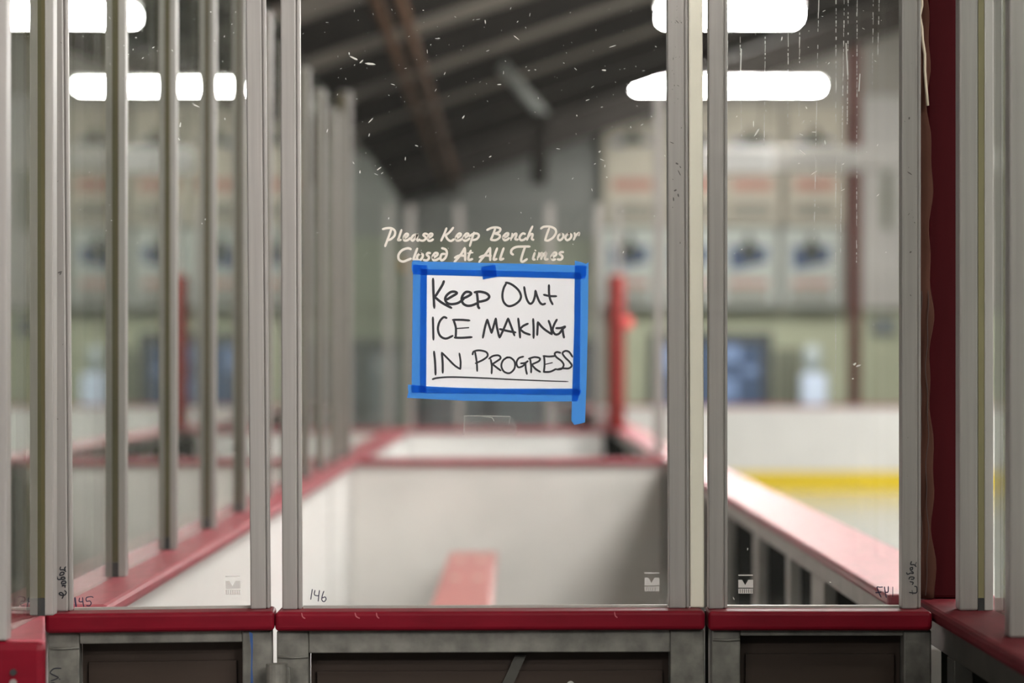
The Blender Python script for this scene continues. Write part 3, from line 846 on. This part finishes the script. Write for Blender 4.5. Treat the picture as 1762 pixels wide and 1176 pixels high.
obj('marker_number', writing(380, 960, 5.446, [[(860, 290), (852, 340), (845, 385)], [(885, 300), (880, 342), (922, 352)], [(927, 300), (920, 350), (915, 402)],
    [(968, 308), (952, 355), (950, 392), (970, 406), (988, 385), (980, 362), (955, 372)]], 0.85, ya, yb), M['navyink'], door)
obj('maker_logo', logo(1109, 986), M['logo'], door)
big = [(612, 100, 4), (625, 106, 5), (640, 110, 4), (604, 92, 3), (590, 118, 2), (700, 273, 3), (655, 290, 3), (768, 127, 3), (826, 34, 2), (838, 38, 2), (842, 88, 2.4), (892, 66, 3), (1057, 81, 3.2), (1034, 262, 3), (1038, 276, 3), (1026, 283, 2.5), (1043, 287, 2), (1046, 306, 2), (963, 257, 3), (846, 270, 3), (908, 116, 2), (924, 121, 2), (913, 122, 2.5), (800, 202, 3), (640, 208, 3), (638, 232, 2.5), (622, 296, 3), (660, 298, 3), (650, 300, 2), (566, 225, 2.4), (995, 200, 2.2), (1042, 122, 3), (1107, 216, 2), (1108, 152, 2)]
obj('scratches', specks(524, 1146, 2, 440, 150, 3, big), M['speck'], door, kind='stuff')

yq = FRONT - 0.0202
obj('scuff_marks', specks(1157, 1176, 10, 380, 26, 21, [(1166, 284, 4), (1172, 290, 3), (1163, 330, 4), (1168, 338, 4), (1160, 345, 3), (1171, 420, 2), (1162, 150, 2), (1170, 300, 3)], yq), M['scuff'], door, kind='stuff')
dm = MB()
for (cx, w) in ((522, 5), (615, 7), (650, 4), (1060, 4)):
    dm.stroke([(X(cx - w * 0.6, .986), Z(1055, .986)), (X(cx - w * 0.3, .986), Z(1061, .986)), (X(cx + w * 0.5, .986), Z(1064, .986))], 0.9 * K, FRONT - 0.0709, FRONT - 0.0702)
obj('dent_highlights', dm, M['dent'], door, kind='stuff')  # dents drawn only by their highlights, as flat pale strokes
# fixed panel 145
obj('scuff_marks', specks(98, 120, 60, 900, 10, 23, [(112, 467, 4), (113, 470, 3)], yq), M['scuff'], secA, kind='stuff')
obj('marker_number', writing(80, 940, 9.8, [{'p': [(508, 830), (514, 900), (526, 975)], 'w': 1.5}, [(585, 835), (580, 895), (640, 897)], [(635, 828), (640, 900), (655, 982)],
    [(812, 828), (775, 815), (700, 832), (702, 890), (755, 888), (778, 925), (750, 968), (700, 962)]], 0.9, ya, yb), M['navyink'], secA)
obj('maker_logo', logo(389, 990), M['logo'], secA)
obj('scratches', specks(140, 425, 20, 420, 45, 5, [(273, 82, 3), (255, 100, 1.6), (345, 182, 3), (340, 178, 2), (318, 215, 4), (316, 240, 3)]), M['speck'], secA, kind='stuff')
yp = FRONT - 0.0206
obj('marker_writing', writing(80, 940, 9.8, [[(288, 300), (280, 345), (335, 350), (375, 378)], [(372, 300), (352, 325), (365, 345)],
    [(270, 440), (292, 395), (340, 395), (330, 430), (275, 445)], [(330, 470), (295, 480), (310, 510), (355, 500), (350, 475), (320, 470)], [(300, 505), (245, 510), (226, 462)],
    [(300, 585), (310, 545), (360, 540), (372, 570), (320, 582)], [(358, 645), (350, 610), (310, 622)], [(308, 600), (372, 610)],
    [(350, 698), (378, 730), (350, 772), (282, 772), (262, 742), (298, 730), (330, 770), (308, 830)]], 1.1, yp, yp + 0.0004), M['ink'], secA, label='black marker writing on the post')
ys_ = FRONT - 0.0528
obj('marker_writing', writing(0, 980, 6.0, [[(672, 965), (600, 968), (562, 1010), (610, 1040), (640, 1062), (568, 1092)], [(530, 1170), (545, 1135), (580, 1112), (620, 1125), (625, 1170)], [(650, 1073), (660, 1077)], [(648, 1150), (660, 1154)]], 1.1, ys_, ys_ + 0.0004), M['ink'], secA, label='black marker scrawl on the steel frame')

# fixed panel 147
obj('scuff_marks', specks(1553, 1574, 30, 900, 18, 27, [(1563, 300, 4), (1564, 435, 3), (1562, 205, 3)], yq), M['scuff'], secC, kind='stuff')
obj('marker_number', writing(1480, 940, 9.8, [[(372, 688), (325, 692), (280, 690), (298, 760), (345, 860)], [(255, 785), (300, 783), (350, 772)],
    [(467, 680), (462, 772), (412, 776)], [(403, 685), (415, 770), (435, 865)], [(543, 690), (542, 850)]], 0.9, ya, yb), M['navyink'], secC)
obj('maker_logo', logo(1270, 989), M['logo'], secC)
obj('scratches', specks(1256, 1546, 5, 560, 40, 9, [(1296, 213, 3), (1302, 228, 4), (1382, 210, 4), (1378, 232, 3), (1387, 186, 3), (1400, 228, 2), (1419, 245, 4), (1381, 263, 4), (1374, 282, 3), (1400, 298, 3), (1470, 627, 4), (1476, 630, 5), (1467, 652, 2), (1286, 945, 3), (1262, 1030, 3), (1428, 1002, 2.4), (1450, 283, 3)]), M['speck'], secC, kind='stuff')
dr = MB()
rnd = random.Random(2)
for (x0, x1, yend) in ((1252, 1251, 130), (1272, 1276, 250), (1317, 1314, 260), (1356, 1355, 230), (1376, 1374, 215), (1408, 1400, 420), (1452, 1445, 460), (1459, 1457, 230), (1474, 1473, 470), (1502, 1500, 160), (1512, 1509, 110), (1438, 1437, 690)):
    for seg in range(int(yend / 7)):
        if rnd.random() < 0.22: continue
        ya0 = seg * 7 - 6
        ya1 = ya0 + rnd.choice((3.5, 5.5, 7.0))
        xx = x0 + (x1 - x0) * ya0 / yend + rnd.uniform(-0.3, 0.3)
        w = rnd.choice((0.4, 0.6, 0.9))
        dr.prism([(X(xx - w), Z(ya0)), (X(xx + w), Z(ya0)), (X(xx + w * 0.7), Z(ya1)), (X(xx - w * 0.7), Z(ya1))], YF - 0.0005, YF - 0.0001)
for (x0, y0, x1, y1) in ((1455, 75, 1458, 130), (1479, 128, 1477, 158), (1275, 85, 1273, 145), (1251, 40, 1250, 120)):
    dr.prism([(X(x0 - 1), Z(y0)), (X(x0 + 1), Z(y0)), (X(x1 + 1.2), Z(y1)), (X(x1 - 1.2), Z(y1))], YF - 0.0012, YF - 0.0007)
obj('drip_streaks', dr, M['drip'], secC, kind='stuff')
obj('marker_writing', writing(1480, 940, 9.8, [[(840, 248), (828, 300), (885, 305), (918, 338)], [(922, 262), (905, 305)], [(828, 402), (818, 362), (858, 350), (852, 385), (825, 400)],
    [(830, 445), (868, 450), (862, 425), (835, 420)], [(822, 445), (775, 465), (757, 437)], [(798, 548), (815, 512), (880, 515), (872, 545), (832, 548)], [(815, 590), (868, 602), (855, 638)],
    [(890, 668), (928, 680), (922, 775), (802, 770)], [(850, 738), (862, 800)]], 0.95, yp, yp + 0.0004), M['ink'], secC, label='black marker writing on the post')

# ------------------------------------------------------------------ sign and tape on the door
def sheet(name, pts, y0, th, material, parent=None, **props):
    return obj(name, MB().prism([(X(a), Z(b)) for a, b in pts], y0 - th, y0), material, parent, **props)


y1 = YF - 0.0002
t = thing('paper_sign', (X(862), y1, Z(679)), 'white paper sign with black handwriting taped to the bench door glass', 'sign')
sheet('paper', [(724, 463), (1000, 469), (998, 680), (723, 676)], y1, 0.0002, M['paper'], t)
Q6, Q7, Q8 = (660, 380, 7.35), (840, 380, 7.35), (690, 530, 5.182)
wa, wb = y1 - 0.0005, y1 - 0.00025
hw1 = writing(*Q6, [[(627, 735), (633, 920), (643, 1105)], [(765, 765), (745, 815), (700, 890), (655, 960)], [(655, 972), (740, 1040), (860, 1105)],
    [(795, 1002), (870, 958), (928, 920), (900, 900), (850, 905), (800, 945), (780, 992), (800, 1037), (850, 1057), (930, 1047), (990, 1012), (1020, 980)],
    [(1000, 988), (1060, 962), (1108, 930), (1090, 906), (1040, 905), (1000, 950), (988, 1002), (1010, 1052), (1060, 1077), (1120, 1072), (1185, 1045)],
    [(1180, 910), (1190, 990), (1195, 1080), (1212, 1110)], [(1150, 908), (1220, 900), (1300, 920), (1337, 960), (1310, 1000), (1240, 1022), (1200, 1027)]], 2.2, wa, wb)
hw1b = writing(*Q7, [[(225, 800), (195, 860), (180, 950), (197, 1030), (250, 1080), (320, 1070), (390, 1020), (415, 960), (390, 890), (330, 830), (270, 795), (222, 785)],
    [(455, 840), (470, 930), (495, 1010), (530, 1052), (565, 1030), (590, 960), (598, 885)], [(600, 890), (620, 960), (650, 1030), (685, 1060), (722, 1050)],
    [(768, 815), (770, 920), (785, 1000), (815, 1060)], {'p': [(702, 938), (780, 955), (862, 957)], 'w': 1.9}], 1.95, wa, wb)
obj('handwriting', join(hw1, hw1b), M['ink'], t, label='first handwritten line')
hw2 = writing(*Q8, [{'p': [(285, 85), (288, 190), (290, 285)], 'w': 1.9}, [(408, 92), (380, 85), (345, 125), (330, 190), (350, 250), (400, 275), (462, 250)],
    [(470, 112), (490, 180), (488, 265)], [(462, 108), (540, 108), (612, 114)], [(500, 185), (602, 178)], [(478, 266), (540, 268), (632, 262)],
    [(770, 105), (750, 170), (730, 268)], [(770, 105), (790, 170), (808, 225)], [(808, 225), (830, 150), (846, 95)], [(846, 95), (855, 170), (877, 265)],
    [(955, 95), (920, 180), (880, 267)], [(955, 95), (980, 160), (1012, 248)], [(880, 190), (950, 207), (1022, 220)],
    [(1045, 95), (1055, 180), (1062, 267)], [(1132, 142), (1090, 162), (1060, 190)], [(1060, 190), (1100, 222), (1150, 240)],
    [(1178, 100), (1182, 180), (1182, 270)], [(1220, 128), (1217, 190), (1214, 244)], [(1220, 128), (1270, 185), (1345, 237)], [(1345, 237), (1335, 170), (1316, 115)],
    [(1390, 105), (1365, 150), (1352, 200), (1375, 237), (1410, 230), (1440, 190), (1464, 170)], [(1382, 182), (1425, 180), (1464, 166)], [(1440, 190), (1445, 230), (1453, 267)]], 1.95, wa, wb)
obj('handwriting', hw2, M['ink'], t, label='second handwritten line')
hw3 = writing(*Q8, [{'p': [(295, 390), (305, 490), (309, 597)], 'w': 1.9}, {'p': [(365, 400), (372, 490), (373, 580)], 'w': 1.9}, [(365, 400), (420, 455), (480, 515), (530, 547)], [(530, 547), (532, 480), (521, 406)],
    [(660, 390), (675, 480), (680, 565)], [(638, 418), (650, 390), (700, 380), (760, 395), (772, 430), (730, 465), (665, 495)],
    [(800, 460), (810, 520), (808, 587)], [(785, 455), (820, 430), (870, 425), (888, 450), (850, 480), (815, 502)], [(815, 502), (850, 530), (890, 560)],
    [(950, 440), (910, 470), (895, 520), (920, 570), (970, 582), (1012, 540), (1012, 480), (975, 445), (938, 446)],
    [(1092, 435), (1050, 450), (1030, 490), (1045, 530), (1085, 520), (1115, 490)], [(1068, 496), (1105, 492), (1132, 475)], [(1110, 490), (1112, 540), (1123, 592)],
    [(1150, 450), (1160, 520), (1160, 578)], [(1138, 455), (1190, 440), (1237, 450), (1230, 475), (1190, 495), (1165, 507)], [(1165, 507), (1200, 545), (1242, 572)],
    [(1275, 430), (1280, 500), (1274, 572)], [(1268, 430), (1320, 435), (1372, 430)], [(1280, 506), (1347, 490)], [(1270, 572), (1330, 570), (1382, 545)],
    [(1422, 402), (1390, 395), (1370, 410), (1385, 440), (1430, 475), (1450, 510), (1430, 545), (1385, 550)],
    [(1528, 438), (1500, 395), (1465, 385), (1440, 405), (1460, 440), (1500, 480), (1522, 515), (1495, 540), (1440, 540), (1400, 548)]], 1.65, wa, wb)
obj('handwriting', hw3, M['ink'], t, label='third handwritten line')
obj('underline', writing(*Q8, [{'p': [(282, 637), (330, 625), (450, 618), (700, 625), (1000, 640), (1300, 652), (1490, 658)], 'w': (1.7, 0.9)}], 1.4, wa, wb), M['ink'], t, label='handwritten underline')

G = 'blue tape strips around the paper sign'
th = 0.00015
yt = y1 - 0.0007
sheet('tape_strip', [(711.5, 456), (713, 470), (734.5, 474), (735, 455), (734, 560), (733, 675), (708, 678), (710, 560)][:0] or [(711, 456), (735, 457), (733.5, 676), (708.5, 676)], yt, th, M['tape'],
      label='blue tape strip down the side of the paper sign nearest the hinge', category='tape', group=G)
sheet('tape_strip', [(709, 452), (711, 448.5), (722, 448.5), (726, 450.5), (860, 453.5), (930, 455), (989, 457), (1008, 457.5), (1009, 472), (1006, 480), (988, 480), (855, 476.5), (733, 473.5), (711, 472.5), (708.5, 463)], yt - 0.0003, th, M['tape'],
      label='blue tape strip along the upper edge of the paper sign', category='tape', group=G)
sheet('tape_strip', [(989, 449), (1000, 451.5), (1008, 454.5), (1012.5, 452), (1011.5, 560), (1009, 660), (1006.5, 727), (1000, 729), (988, 731.5), (983, 724), (985, 660), (988, 560)], yt - 0.0006, th, M['tape'],
      label='blue tape strip on the sign with a loose end hanging below it', category='tape', group=G)
sheet('tape_strip', [(702.5, 662), (733, 665), (790, 667.5), (860, 669), (985, 669), (1001, 671.5), (1000, 675), (995, 683), (994, 691), (900, 691.5), (800, 690), (740, 687), (700.6, 685), (703, 675), (702, 667)], yt - 0.0009, th, M['tape'],
      label='blue tape strip along the lower edge of the paper sign', category='tape', group=G)
sheet('tape_strip', [(828, 460), (852, 456), (854, 466), (856, 476.6), (831, 481.5), (830.5, 474), (829.5, 470)], yt - 0.0006, th, M['tape'],
      label='short scrap of blue tape at the middle of the upper strip', category='tape', group=G)
t = thing('clear_tape', (X(845), y1, Z(750)), 'leftover piece of clear tape on the door glass below the sign', 'tape')
sheet('film', [(799, 716), (880, 716.5), (887, 728), (890, 740), (888, 750), (798, 748)], y1, 0.0001, M['cleartape'], t)
e = MB()
for pts in ([(799, 716), (798, 748)], [(799, 716), (840, 716), (878, 717)], [(878, 717), (876, 730)], [(832, 717), (846, 719), (850, 725)], [(808, 727), (813, 726)]):
    e.stroke([(X(a), Z(b)) for a, b in pts], 0.8 * K, y1 - 0.0004, y1 - 0.0002)
obj('tape_edge', e, M['cleartape_edge'], t)
obj('tape_strip', MB().prism([(X(428, .985), Z(1088, .985)), (X(434, .985), Z(1092, .985)), (X(434.5, .985), Z(1110, .985)), (X(433.5, .985), Z(1150, .985)), (X(436, .985), Z(1200, .985)), (X(430, .985), Z(1200, .985)), (X(431.5, .985), Z(1120, .985))], FRONT - 0.058 - 0.012, FRONT - 0.057 - 0.012), M['bluepaint'],
    label='thin sliver of blue tape down the steel frame under panel 145', category='tape')
